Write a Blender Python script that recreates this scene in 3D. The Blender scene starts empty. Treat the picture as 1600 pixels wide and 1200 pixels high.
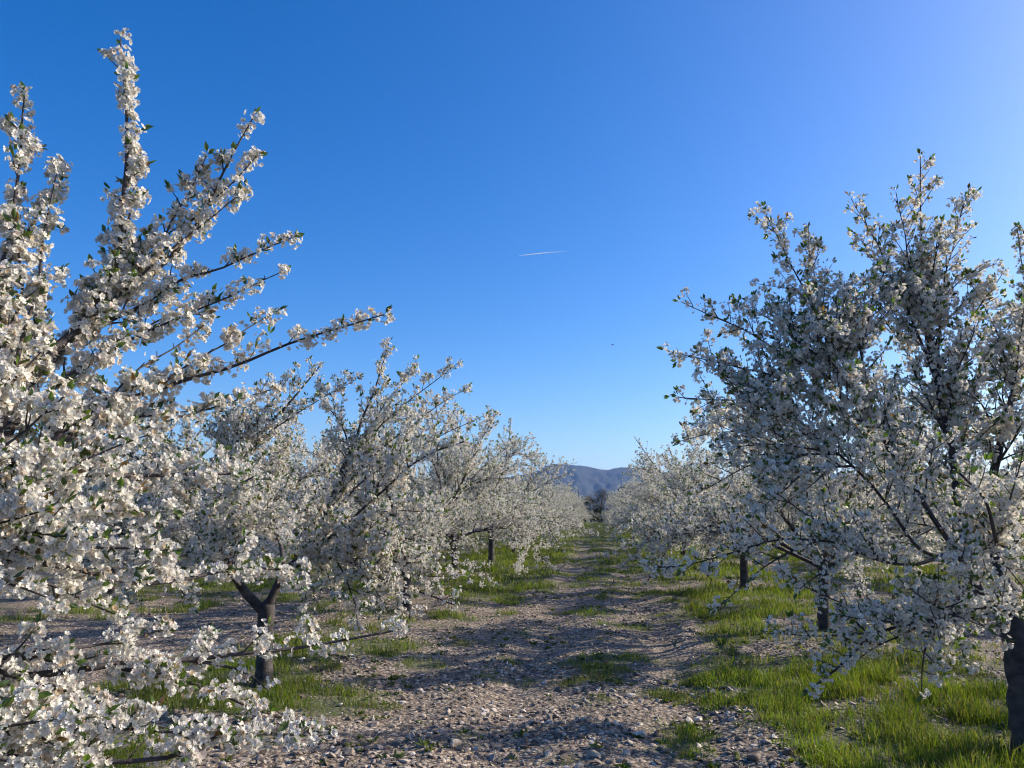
import bpy, math, random
import numpy as np
from mathutils import Vector

sc = bpy.context.scene
COL = sc.collection
rad = math.radians

# ------------------------------------------------------------------ camera
F_PX, VX, HY = 1180.0, 935.0, 797.0            # focal length, vanishing point and horizon of the photograph
PITCH = math.atan((HY - 600) / F_PX)
YAW = math.atan((VX - 800) / F_PX * math.cos(PITCH))
EYE = 1.6
cam_data = bpy.data.cameras.new('camera')
cam_data.sensor_width = 36
cam_data.lens = 36 * F_PX / 1600
cam_data.clip_start = 0.05
cam_data.clip_end = 200000
cam = bpy.data.objects.new('camera', cam_data)
COL.objects.link(cam)
cam.location = (0, 0, EYE)
cam.rotation_euler = (math.pi / 2 + PITCH, 0, YAW)
sc.camera = cam

# ------------------------------------------------------------------ sky, sun, exposure
SUN_EL, SUN_AZ = rad(27.5), rad(68)               # azimuth measured clockwise from +Y (down the track)
world = bpy.data.worlds.new('World')
sc.world = world
world.use_nodes = True
wn = world.node_tree.nodes
wl = world.node_tree.links
bg = wn['Background']
sky = wn.new('ShaderNodeTexSky')
sky.sky_type = 'NISHITA'
sky.sun_disc = False
sky.sun_elevation = SUN_EL
sky.sun_rotation = SUN_AZ
sky.altitude = 300
sky.air_density = 0.92
sky.dust_density = 1.6
sky.ozone_density = 3.6
hs = wn.new('ShaderNodeHueSaturation')
hs.inputs['Saturation'].default_value = 1.38
hs.inputs['Hue'].default_value = 0.509
hs.inputs['Value'].default_value = 1.0
wl.new(sky.outputs[0], hs.inputs['Color'])
wl.new(hs.outputs[0], bg.inputs['Color'])
bg.inputs['Strength'].default_value = 0.14

sun_data = bpy.data.lights.new('sun', 'SUN')
sun_data.energy = 5.0
sun_data.angle = rad(0.5)
sun_data.color = (1.0, 0.90, 0.76)
sun = bpy.data.objects.new('sun', sun_data)
COL.objects.link(sun)
sun_dir = Vector((math.sin(SUN_AZ) * math.cos(SUN_EL), math.cos(SUN_AZ) * math.cos(SUN_EL), math.sin(SUN_EL)))
sun.rotation_euler = sun_dir.to_track_quat('Z', 'Y').to_euler()

sc.view_settings.view_transform = 'Standard'
sc.view_settings.look = 'None'
sc.view_settings.gamma = 1
sc.view_settings.exposure = 0.6
sc.cycles.max_bounces = 8
sc.cycles.diffuse_bounces = 4
sc.cycles.transmission_bounces = 5
sc.cycles.volume_bounces = 1
sc.cycles.use_denoising = True
sc.cycles.filter_width = 1.1

# ------------------------------------------------------------------ helpers
def at(px, py, depth):
    """Point of the place that stands `depth` metres down the track (+Y) and shows at that pixel of the photograph."""
    a = (px - 800) / F_PX
    b = (600 - py) / F_PX
    f = math.cos(PITCH) - b * math.sin(PITCH)
    z = math.sin(PITCH) + b * math.cos(PITCH)
    x = a * math.cos(YAW) - f * math.sin(YAW)
    y = a * math.sin(YAW) + f * math.cos(YAW)
    t = depth / y
    return np.array([x * t, depth, EYE + z * t])


def mesh_np(name, verts, tris, mats, colors=None, smooth=False, quads=None):
    verts = np.asarray(verts, np.float32).reshape(-1, 3)
    me = bpy.data.meshes.new(name)
    nt = 0 if tris is None else len(tris)
    nq = 0 if quads is None else len(quads)
    idx = []
    if nt:
        idx.append(np.asarray(tris, np.int32).ravel())
    if nq:
        idx.append(np.asarray(quads, np.int32).ravel())
    idx = np.concatenate(idx) if idx else np.zeros(0, np.int32)
    me.vertices.add(len(verts))
    me.vertices.foreach_set('co', verts.ravel())
    me.loops.add(len(idx))
    me.loops.foreach_set('vertex_index', idx)
    me.polygons.add(nt + nq)
    start = np.concatenate([np.arange(nt) * 3, nt * 3 + np.arange(nq) * 4]).astype(np.int32)
    me.polygons.foreach_set('loop_start', start)
    me.update(calc_edges=True)
    me.polygons.foreach_set('use_smooth', np.full(nt + nq, smooth))
    if colors is not None:
        ca = me.color_attributes.new('tint', 'FLOAT_COLOR', 'POINT')
        c = np.ones((len(verts), 4), np.float32)
        c[:, :3] = colors
        ca.data.foreach_set('color', c.ravel())
    me.materials.append(mats)
    return me


def link(name, me, parent=None):
    o = bpy.data.objects.new(name, me)
    COL.objects.link(o)
    if parent is not None:
        o.parent = parent
    return o


def tag(o, label=None, cat=None, group=None, kind=None):
    if label: o['label'] = label
    if cat: o['category'] = cat
    if group: o['group'] = group
    if kind: o['kind'] = kind
    return o


def empty(name, loc, rz=0.0):
    o = bpy.data.objects.new(name, None)
    o.empty_display_size = 0.3
    COL.objects.link(o)
    o.location = loc
    o.rotation_euler = (0, 0, rz)
    return o


def copy_tree(o, parent=None):
    c = o.copy()
    COL.objects.link(c)
    c.parent = parent
    for ch in list(o.children):
        copy_tree(ch, c)
    return c


def norm(v):
    v = np.asarray(v, float)
    return v / (np.linalg.norm(v, axis=-1, keepdims=True) + 1e-12)


# value noise in 2D for masks and relief
_nr = np.random.default_rng(5)
_NT = _nr.random((256, 256))


def vnoise(x, y):
    x = np.asarray(x, float); y = np.asarray(y, float)
    xi = np.floor(x).astype(int); yi = np.floor(y).astype(int)
    fx = x - xi; fy = y - yi
    fx = fx * fx * (3 - 2 * fx); fy = fy * fy * (3 - 2 * fy)
    g = lambda i, j: _NT[i % 256, j % 256]
    return (g(xi, yi) * (1 - fx) + g(xi + 1, yi) * fx) * (1 - fy) + (g(xi, yi + 1) * (1 - fx) + g(xi + 1, yi + 1) * fx) * fy


def fbm(x, y, o=4):
    s = 0; a = 0.5; t = 0
    for k in range(o):
        s = s + a * vnoise(x * 2 ** k + 17 * k, y * 2 ** k + 31 * k); t += a; a *= 0.5
    return s / t


def sstep(a, b, x):
    t = np.clip((x - a) / (b - a), 0, 1)
    return t * t * (3 - 2 * t)


# ------------------------------------------------------------------ materials
def new_mat(name):
    m = bpy.data.materials.new(name)
    m.use_nodes = True
    nt = m.node_tree
    for n in list(nt.nodes):
        nt.nodes.remove(n)
    out = nt.nodes.new('ShaderNodeOutputMaterial')
    return m, nt, nt.nodes, nt.links, out


def leafy(name, trans, gloss, tcol=(1, 1, 1), rough=0.4):
    """Thin petal, leaf or blade: tinted by its own vertex colours, lets light through."""
    m, nt, N, L, out = new_mat(name)
    at_ = N.new('ShaderNodeAttribute'); at_.attribute_name = 'tint'
    d = N.new('ShaderNodeBsdfDiffuse')
    t = N.new('ShaderNodeBsdfTranslucent')
    mul = N.new('ShaderNodeMix'); mul.data_type = 'RGBA'; mul.blend_type = 'MULTIPLY'
    mul.inputs[0].default_value = 1
    L.new(at_.outputs['Color'], d.inputs['Color'])
    L.new(at_.outputs['Color'], mul.inputs[6])
    mul.inputs[7].default_value = (*tcol, 1)
    L.new(mul.outputs[2], t.inputs['Color'])
    mx = N.new('ShaderNodeMixShader'); mx.inputs[0].default_value = trans
    L.new(d.outputs[0], mx.inputs[1]); L.new(t.outputs[0], mx.inputs[2])
    if gloss > 0:
        g = N.new('ShaderNodeBsdfGlossy'); g.inputs['Roughness'].default_value = rough
        m2 = N.new('ShaderNodeMixShader'); m2.inputs[0].default_value = gloss
        L.new(mx.outputs[0], m2.inputs[1]); L.new(g.outputs[0], m2.inputs[2])
        L.new(m2.outputs[0], out.inputs[0])
    else:
        L.new(mx.outputs[0], out.inputs[0])
    return m


M_PETAL = leafy('petal', 0.40, 0.0, (1.0, 0.99, 0.93))
M_LEAF = leafy('leaf', 0.45, 0.05, (1.25, 1.35, 0.5), 0.35)
M_GRASS = leafy('grass_blade', 0.50, 0.03, (1.2, 1.25, 0.5), 0.45)
M_NEEDLE = leafy('dark_foliage', 0.15, 0.0, (1, 1, 1))


def bark_mat(name, c1, c2, scale=9.0):
    m, nt, N, L, out = new_mat(name)
    p = N.new('ShaderNodeBsdfPrincipled')
    tc = N.new('ShaderNodeTexCoord')
    mp = N.new('ShaderNodeMapping'); mp.inputs['Scale'].default_value = (1, 1, 1.6)
    n1 = N.new('ShaderNodeTexNoise'); n1.inputs['Scale'].default_value = scale; n1.inputs['Detail'].default_value = 8
    n2 = N.new('ShaderNodeTexNoise'); n2.inputs['Scale'].default_value = 60; n2.inputs['Detail'].default_value = 4
    cr = N.new('ShaderNodeValToRGB')
    cr.color_ramp.elements[0].position = 0.36; cr.color_ramp.elements[0].color = (*c1, 1)
    cr.color_ramp.elements[1].position = 0.66; cr.color_ramp.elements[1].color = (*c2, 1)
    L.new(tc.outputs['Object'], mp.inputs[0]); L.new(mp.outputs[0], n1.inputs['Vector']); L.new(mp.outputs[0], n2.inputs['Vector'])
    L.new(n1.outputs['Fac'], cr.inputs[0]); L.new(cr.outputs[0], p.inputs['Base Color'])
    b = N.new('ShaderNodeBump'); b.inputs['Strength'].default_value = 0.6; b.inputs['Distance'].default_value = 0.01
    L.new(n2.outputs['Fac'], b.inputs['Height']); L.new(b.outputs[0], p.inputs['Normal'])
    p.inputs['Roughness'].default_value = 0.75
    L.new(p.outputs[0], out.inputs[0])
    return m


M_BARK = bark_mat('cherry_bark', (0.018, 0.014, 0.014), (0.075, 0.060, 0.055))
M_BARK_GREY = bark_mat('grey_bark', (0.10, 0.09, 0.08), (0.22, 0.20, 0.18))


def stone_mat():
    m, nt, N, L, out = new_mat('limestone')
    p = N.new('ShaderNodeBsdfPrincipled')
    a = N.new('ShaderNodeAttribute'); a.attribute_name = 'tint'
    tc = N.new('ShaderNodeTexCoord')
    n = N.new('ShaderNodeTexNoise'); n.inputs['Scale'].default_value = 35; n.inputs['Detail'].default_value = 5
    cr = N.new('ShaderNodeValToRGB')
    cr.color_ramp.elements[0].position = 0.35; cr.color_ramp.elements[0].color = (0.62, 0.55, 0.5, 1)
    cr.color_ramp.elements[1].position = 0.6; cr.color_ramp.elements[1].color = (1, 1, 1, 1)
    mul = N.new('ShaderNodeMix'); mul.data_type = 'RGBA'; mul.blend_type = 'MULTIPLY'; mul.inputs[0].default_value = 1
    L.new(tc.outputs['Object'], n.inputs['Vector']); L.new(n.outputs['Fac'], cr.inputs[0])
    L.new(a.outputs['Color'], mul.inputs[6]); L.new(cr.outputs[0], mul.inputs[7])
    L.new(mul.outputs[2], p.inputs['Base Color'])
    p.inputs['Roughness'].default_value = 0.85
    b = N.new('ShaderNodeBump'); b.inputs['Strength'].default_value = 0.4; b.inputs['Distance'].default_value = 0.006
    L.new(n.outputs['Fac'], b.inputs['Height']); L.new(b.outputs[0], p.inputs['Normal'])
    L.new(p.outputs[0], out.inputs[0])
    return m


M_STONE = stone_mat()


def ground_mat():
    m, nt, N, L, out = new_mat('stony_soil')
    p = N.new('ShaderNodeBsdfPrincipled')
    tc = N.new('ShaderNodeTexCoord')
    at_ = N.new('ShaderNodeAttribute'); at_.attribute_name = 'tint'      # r = how grassy, g = how stony
    sep = N.new('ShaderNodeSeparateColor')
    L.new(at_.outputs['Color'], sep.inputs[0])
    v = N.new('ShaderNodeTexVoronoi'); v.inputs['Scale'].default_value = 22
    v2 = N.new('ShaderNodeTexVoronoi'); v2.inputs['Scale'].default_value = 55
    n1 = N.new('ShaderNodeTexNoise'); n1.inputs['Scale'].default_value = 1.3; n1.inputs['Detail'].default_value = 9
    n2 = N.new('ShaderNodeTexNoise'); n2.inputs['Scale'].default_value = 14; n2.inputs['Detail'].default_value = 8
    for q in (v, v2, n1, n2):
        L.new(tc.outputs['Object'], q.inputs['Vector'])
    soil = N.new('ShaderNodeValToRGB')
    soil.color_ramp.elements[0].position = 0.3; soil.color_ramp.elements[0].color = (0.048, 0.035, 0.024, 1)
    soil.color_ramp.elements[1].position = 0.7; soil.color_ramp.elements[1].color = (0.135, 0.102, 0.073, 1)
    L.new(n2.outputs['Fac'], soil.inputs[0])
    # small stones bedded in the soil: cells of the Voronoi, pale, where the point lies near a cell's centre
    st = N.new('ShaderNodeMath'); st.operation = 'LESS_THAN'; st.inputs[1].default_value = 0.40
    L.new(v.outputs['Distance'], st.inputs[0])
    st2 = N.new('ShaderNodeMath'); st2.operation = 'LESS_THAN'; st2.inputs[1].default_value = 0.42
    L.new(v2.outputs['Distance'], st2.inputs[0])
    mxs = N.new('ShaderNodeMath'); mxs.operation = 'MAXIMUM'
    L.new(st.outputs[0], mxs.inputs[0]); L.new(st2.outputs[0], mxs.inputs[1])
    ms = N.new('ShaderNodeMath'); ms.operation = 'MULTIPLY'
    L.new(mxs.outputs[0], ms.inputs[0]); L.new(sep.outputs[1], ms.inputs[1])
    scol = N.new('ShaderNodeValToRGB')
    scol.color_ramp.elements[0].color = (0.19, 0.140, 0.098, 1)
    scol.color_ramp.elements[1].color = (0.42, 0.345, 0.265, 1)
    sp2 = N.new('ShaderNodeSeparateColor'); L.new(v.outputs['Color'], sp2.inputs[0]); L.new(sp2.outputs[0], scol.inputs[0])
    m1 = N.new('ShaderNodeMix'); m1.data_type = 'RGBA'
    L.new(ms.outputs[0], m1.inputs[0]); L.new(soil.outputs[0], m1.inputs[6]); L.new(scol.outputs[0], m1.inputs[7])
    grs = N.new('ShaderNodeValToRGB')
    grs.color_ramp.elements[0].position = 0.35; grs.color_ramp.elements[0].color = (0.030, 0.050, 0.012, 1)
    grs.color_ramp.elements[1].position = 0.68; grs.color_ramp.elements[1].color = (0.105, 0.110, 0.035, 1)
    L.new(n1.outputs['Fac'], grs.inputs[0])
    m2 = N.new('ShaderNodeMix'); m2.data_type = 'RGBA'
    L.new(sep.outputs[0], m2.inputs[0]); L.new(m1.outputs[2], m2.inputs[6]); L.new(grs.outputs[0], m2.inputs[7])
    L.new(m2.outputs[2], p.inputs['Base Color'])
    p.inputs['Roughness'].default_value = 0.95
    b = N.new('ShaderNodeBump'); b.inputs['Strength'].default_value = 0.8; b.inputs['Distance'].default_value = 0.02
    mh = N.new('ShaderNodeMath'); mh.operation = 'SUBTRACT'
    L.new(n2.outputs['Fac'], mh.inputs[0]); L.new(v.outputs['Distance'], mh.inputs[1])
    L.new(mh.outputs[0], b.inputs['Height']); L.new(b.outputs[0], p.inputs['Normal'])
    L.new(p.outputs[0], out.inputs[0])
    return m


def hill_mat():
    m, nt, N, L, out = new_mat('scrub_hillside')
    p = N.new('ShaderNodeBsdfPrincipled')
    tc = N.new('ShaderNodeTexCoord')
    n = N.new('ShaderNodeTexNoise'); n.inputs['Scale'].default_value = 0.004; n.inputs['Detail'].default_value = 10
    L.new(tc.outputs['Object'], n.inputs['Vector'])
    cr = N.new('ShaderNodeValToRGB')
    cr.color_ramp.elements[0].position = 0.4; cr.color_ramp.elements[0].color = (0.010, 0.015, 0.012, 1)
    cr.color_ramp.elements[1].position = 0.65; cr.color_ramp.elements[1].color = (0.026, 0.030, 0.028, 1)
    L.new(n.outputs['Fac'], cr.inputs[0]); L.new(cr.outputs[0], p.inputs['Base Color'])
    p.inputs['Roughness'].default_value = 1
    L.new(p.outputs[0], out.inputs[0])
    return m


# ------------------------------------------------------------------ ground
ROW_L, ROW_R, STEP = -3.15, 2.75, 5.2


def row_near(x):
    """Distance to the nearest row of trees; the rows stand 5.9 m apart."""
    d = (x - ROW_R) / 5.9
    return np.abs(d - np.round(d)) * 5.9


def grass_amount(x, y):
    """0 bare stones .. 1 thick grass."""
    n = fbm(x * 0.55 + 3.1, y * 0.42 + 7.7, 4)
    n2 = fbm(x * 2.1 + 40, y * 2.1 + 11, 3)
    strip = 1 - sstep(0.7, 2.0, row_near(x))
    far = sstep(9, 24, y)
    g = strip * 0.50 + far * 0.45 + (n - 0.5) * 1.9 + (n2 - 0.5) * 3.2 + 0.10
    # right strip is green from the camera on, the left one mostly round the first trunk in view
    left_bare = sstep(-1.2, -2.2, x) * (1 - sstep(12, 15, y)) * 0.34
    clump = np.exp(-(((x + 2.75) / 0.95) ** 2 + ((y - 6.4) / 1.0) ** 2)) * 0.75
    g = g - left_bare + clump
    g = g + 0.20 * sstep(1.5, 2.3, x) * (1 - sstep(3.6, 4.4, x)) * (1 - sstep(14, 18, y))
    g = g + 0.35 * sstep(-0.9, -1.6, x) * (1 - sstep(-2.6, -3.4, -np.abs(x))) * sstep(12.5, 14.5, y) * (1 - sstep(28, 36, y)) * (x > -5)
    # wheel tracks stay bare
    tr = np.exp(-((np.abs(x + 0.02) - 0.60) / 0.36) ** 2)
    g = g + 0.30 * sstep(0.95, 1.5, np.abs(x)) * (1 - sstep(1.8, 2.6, np.abs(x))) * sstep(8.5, 13, y)
    g = g - tr * (0.22 - 0.08 * sstep(30, 60, y)) + 0.26 * np.exp(-(np.abs(x - 0.25) / 0.9) ** 2) * sstep(5.5, 9, y)
    far_green = sstep(22, 45, y) * 0.35
    return np.clip((g + far_green - 0.30) / 0.62, 0, 1)


def ground_h(x, y):
    near = 1 - sstep(60, 140, np.hypot(x, y))
    h = (fbm(x * 0.5, y * 0.5, 3) - 0.5) * 0.05
    h = h + (fbm(x * 3.1 + 9, y * 3.1, 3) - 0.5) * 0.04
    h = h + (fbm(x * 9 + 5, y * 9 + 3, 2) - 0.5) * 0.035
    tr = np.exp(-((np.abs(x + 0.02) - 0.70) / 0.22) ** 2)
    h = h - 0.030 * tr + 0.030 * np.exp(-((x + 0.0) / 0.25) ** 2) + 0.03 * np.exp(-((np.abs(x) - 1.15) / 0.2) ** 2)
    h = h + 0.05 * (1 - sstep(0.5, 1.6, row_near(x)))
    return h * near


def make_ground():
    def axis(n, lim, near, c):
        u = np.linspace(-1, 1, n)
        k = math.asinh(lim / near)
        return np.sinh(u * k) * near + c
    xs = axis(521, 14000, 3.2, 0.0)
    ys = axis(641, 14000, 5.0, 6.5)
    X, Y = np.meshgrid(xs, ys)
    Z = ground_h(X, Y)
    V = np.stack([X, Y, Z], -1).reshape(-1, 3)
    nx, ny = len(xs), len(ys)
    i = np.arange(nx - 1)[None, :] + np.arange(ny - 1)[:, None] * nx
    Q = np.stack([i, i + 1, i + nx + 1, i + nx], -1).reshape(-1, 4)
    g = grass_amount(X, Y).ravel()
    d = np.hypot(X, Y).ravel()
    g = np.maximum(g * 0.85, sstep(100, 150, d) * 0.9)
    c = np.zeros((len(V), 3)); c[:, 0] = g; c[:, 1] = 1 - sstep(70, 130, d)
    me = mesh_np('ground', V, None, ground_mat(), colors=c, smooth=True, quads=Q)
    tag(link('ground', me), kind='structure')


make_ground()


def make_mountains():
    """Long range of scrubby hills about six kilometres away, crest heights read off the photograph by bearing."""
    prof = [(-900, 742), (-300, 730), (-60, 712), (30, 706), (110, 716), (260, 738), (420, 748), (600, 750), (740, 748),
            (800, 744), (838, 736), (850, 729), (862, 724), (880, 724.5), (905, 727), (912, 726.5), (925, 730), (945, 734.5), (960, 731),
            (973, 729), (985, 730), (998, 732), (1010, 730.5), (1040, 738), (1120, 746), (1300, 740), (1500, 735), (1700, 742), (2600, 752)]
    pts = [at(px, py, 6000.0) for px, py in prof]
    az = np.array([math.atan2(p[0], p[1]) for p in pts])
    hh = np.array([(p[2]) / math.hypot(p[0], p[1]) for p in pts])
    n, mrow = 700, 60
    A = np.linspace(az[0], az[-1], n)
    crest = np.interp(A, az, hh)
    k = np.ones(5) / 5
    crest = np.convolve(np.pad(crest, 2, mode='edge'), k, 'valid')
    D0, D1, D2 = 3900.0, 6000.0, 8800.0
    T = np.linspace(0, 1, mrow)
    V = []
    for j, t in enumerate(T):
        if t < 0.72:
            u = t / 0.72
            d = D0 + (D1 - D0) * u
            w = u ** 1.35
        else:
            u = (t - 0.72) / 0.28
            d = D1 + (D2 - D1) * u
            w = (1 - u) ** 1.3
        base = crest * D1 * w
        rid = 1 - np.abs(fbm(A * 60 + 3 + t * 0.8, np.full(n, t * 3.2), 5) * 2 - 1)
        dent = (rid - 0.75) * 70 * np.sin(math.pi * np.clip(w, 0, 1)) if t < 0.72 else 0
        fine = (fbm(A * 500, np.full(n, t * 25), 3) - 0.5) * 16 * (w > 0.02)
        z = base + dent + fine * (1 if t < 0.7 else 0.5)
        z = np.where(w < 0.001, -6, z)
        if t < 0.72:
            z = np.minimum(z, crest * d * 0.999)
        V.append(np.stack([np.sin(A) * d, np.cos(A) * d, z], -1))
    V = np.array(V).reshape(-1, 3)
    i = np.arange(n - 1)[None, :] + np.arange(mrow - 1)[:, None] * n
    Q = np.stack([i, i + n, i + n + 1, i + 1], -1).reshape(-1, 4)
    me = mesh_np('hills', V, None, hill_mat(), smooth=True, quads=Q)
    tag(link('hills', me), kind='structure')


make_mountains()


# ------------------------------------------------------------------ tubes and branches
class Tubes:
    def __init__(self):
        self.V = []; self.T = []; self.n = 0

    def add(self, P, R, k):
        P = np.asarray(P, float); R = np.asarray(R, float)
        n = len(P)
        T = np.gradient(P, axis=0)
        T = norm(T)
        ref = np.array([0.0, 0.0, 1.0]) if abs(T[0, 2]) < 0.8 else np.array([1.0, 0.0, 0.0])
        u = norm(np.cross(ref, T[0]))
        U = []
        for i in range(n):
            u = u - T[i] * np.dot(u, T[i]); u = u / (np.linalg.norm(u) + 1e-12)
            U.append(u)
        U = np.array(U); W = np.cross(T, U)
        a = np.arange(k) * 2 * math.pi / k
        ring = P[:, None, :] + R[:, None, None] * (np.cos(a)[None, :, None] * U[:, None, :] + np.sin(a)[None, :, None] * W[:, None, :])
        base = self.n
        self.V.append(ring.reshape(-1, 3)); self.V.append(P[-1:] + T[-1:] * R[-1])
        tip = base + n * k
        i = np.arange(n - 1)[:, None] * k; j = np.arange(k)[None, :]; j2 = (j + 1) % k
        a0 = base + i + j; a1 = base + i + j2; b0 = a0 + k; b1 = a1 + k
        t = np.concatenate([np.stack([a0, a1, b1], -1).reshape(-1, 3), np.stack([a0, b1, b0], -1).reshape(-1, 3),
                            np.stack([base + (n - 1) * k + j[0], base + (n - 1) * k + j2[0], np.full(k, tip)], -1)])
        self.T.append(t)
        self.n += n * k + 1

    def mesh(self, name, mat, smooth=True):
        return mesh_np(name, np.concatenate(self.V), np.concatenate(self.T), mat, smooth=smooth)


def curve(ctrl, step, rng, wob=0.0):
    """Catmull-Rom through the control points, resampled about every `step` metres, with a little natural wobble."""
    C = [np.asarray(c, float) for c in ctrl]
    C = [2 * C[0] - C[1]] + C + [2 * C[-1] - C[-2]]
    out = []
    for i in range(1, len(C) - 2):
        p0, p1, p2, p3 = C[i - 1], C[i], C[i + 1], C[i + 2]
        m = max(2, int(np.linalg.norm(p2 - p1) / step))
        for q in range(m):
            t = q / m
            out.append(0.5 * ((2 * p1) + (-p0 + p2) * t + (2 * p0 - 5 * p1 + 4 * p2 - p3) * t * t + (-p0 + 3 * p1 - 3 * p2 + p3) * t ** 3))
    out.append(C[-2])
    P = np.array(out)
    if wob > 0 and len(P) > 3:
        w = rng.normal(0, 1, P.shape)
        for _ in range(2):
            w[1:-1] = (w[:-2] + w[1:-1] * 2 + w[2:]) / 4
        e = np.sin(np.linspace(0, math.pi, len(P)))[:, None]
        P = P + w * wob * e
    return P


class Twig:
    __slots__ = ('P', 'R', 'k', 'limb', 'flower', 'lvl')


# ------------------------------------------------------------------ flowers and leaves
def flower_shape(detail, cup):
    V = [(0, 0, -0.06)]; T = []; C = [(0.36, 0.27, 0.17) if detail else (0.66, 0.62, 0.52)]
    for i in range(5):
        a = i * 2 * math.pi / 5
        def q(r, da, z, c):
            V.append((r * math.cos(a + da), r * math.sin(a + da), z)); C.append(c); return len(V) - 1
        w = (0.84, 0.825, 0.78)
        if detail:
            p = [q(0.58, -0.60, 0.16 + cup * .1, w), q(0.98, -0.40, 0.20 + cup * .6, w), q(0.93, 0.0, 0.16 + cup * .5, w),
                 q(0.98, 0.40, 0.22 + cup * .6, w), q(0.58, 0.60, 0.16 + cup * .1, w)]
            m = q(0.30, 0, 0.03, (0.76, 0.71, 0.62))
            T += [(0, p[0], m), (m, p[0], p[1]), (m, p[1], p[2]), (m, p[2], p[3]), (m, p[3], p[4]), (0, m, p[4])]
        else:
            p = [q(0.74, -0.60, 0.16 + cup * .2, w), q(1.0, 0, 0.22 + cup * .6, w), q(0.74, 0.60, 0.18 + cup * .2, w)]
            T += [(0, p[0], p[1]), (0, p[1], p[2])]
    # yellow-brown stamens: a small raised tuft
    return np.array(V), np.array(T), np.array(C)


def frames(D, rng):
    """Rotation matrices whose third column is each direction D, with a random spin."""
    D = norm(D)
    r = norm(rng.normal(0, 1, D.shape))
    X = norm(np.cross(r, D)); Y = np.cross(D, X)
    return np.stack([X, Y, D], -1)


def scatter(shape, pos, D, size, rng, tint):
    V, T, C = shape
    R = frames(D, rng)
    P = np.einsum('nij,vj->nvi', R, V) * size[:, None, None] + pos[:, None, :]
    n, v = len(pos), len(V)
    Tt = (T[None] + (np.arange(n) * v)[:, None, None]).reshape(-1, 3)
    Cc = np.clip(C[None] * tint[:, None, :], 0, 0.9)
    return P.reshape(-1, 3), Tt, Cc.reshape(-1, 3)


def leaf_shape(fold=0.25):
    V = [(0, 0, 0), (0.19, fold * .2, 0.30), (0.23, fold * .35, 0.55), (0, -0.06, 0.5), (-0.19, fold * .2, 0.30), (-0.23, fold * .35, 0.55), (0.0, 0.05, 1.0)]
    T = [(0, 1, 3), (1, 2, 3), (2, 6, 3), (0, 3, 4), (4, 3, 5), (5, 3, 6)]
    return np.array(V), np.array(T), np.ones((7, 3))


LEAF = leaf_shape()


def pack(parts):
    V = []; T = []; C = []; n = 0
    for v, t, c in parts:
        V.append(v); T.append(t + n); C.append(c); n += len(v)
    return np.concatenate(V), np.concatenate(T), np.concatenate(C)


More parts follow.
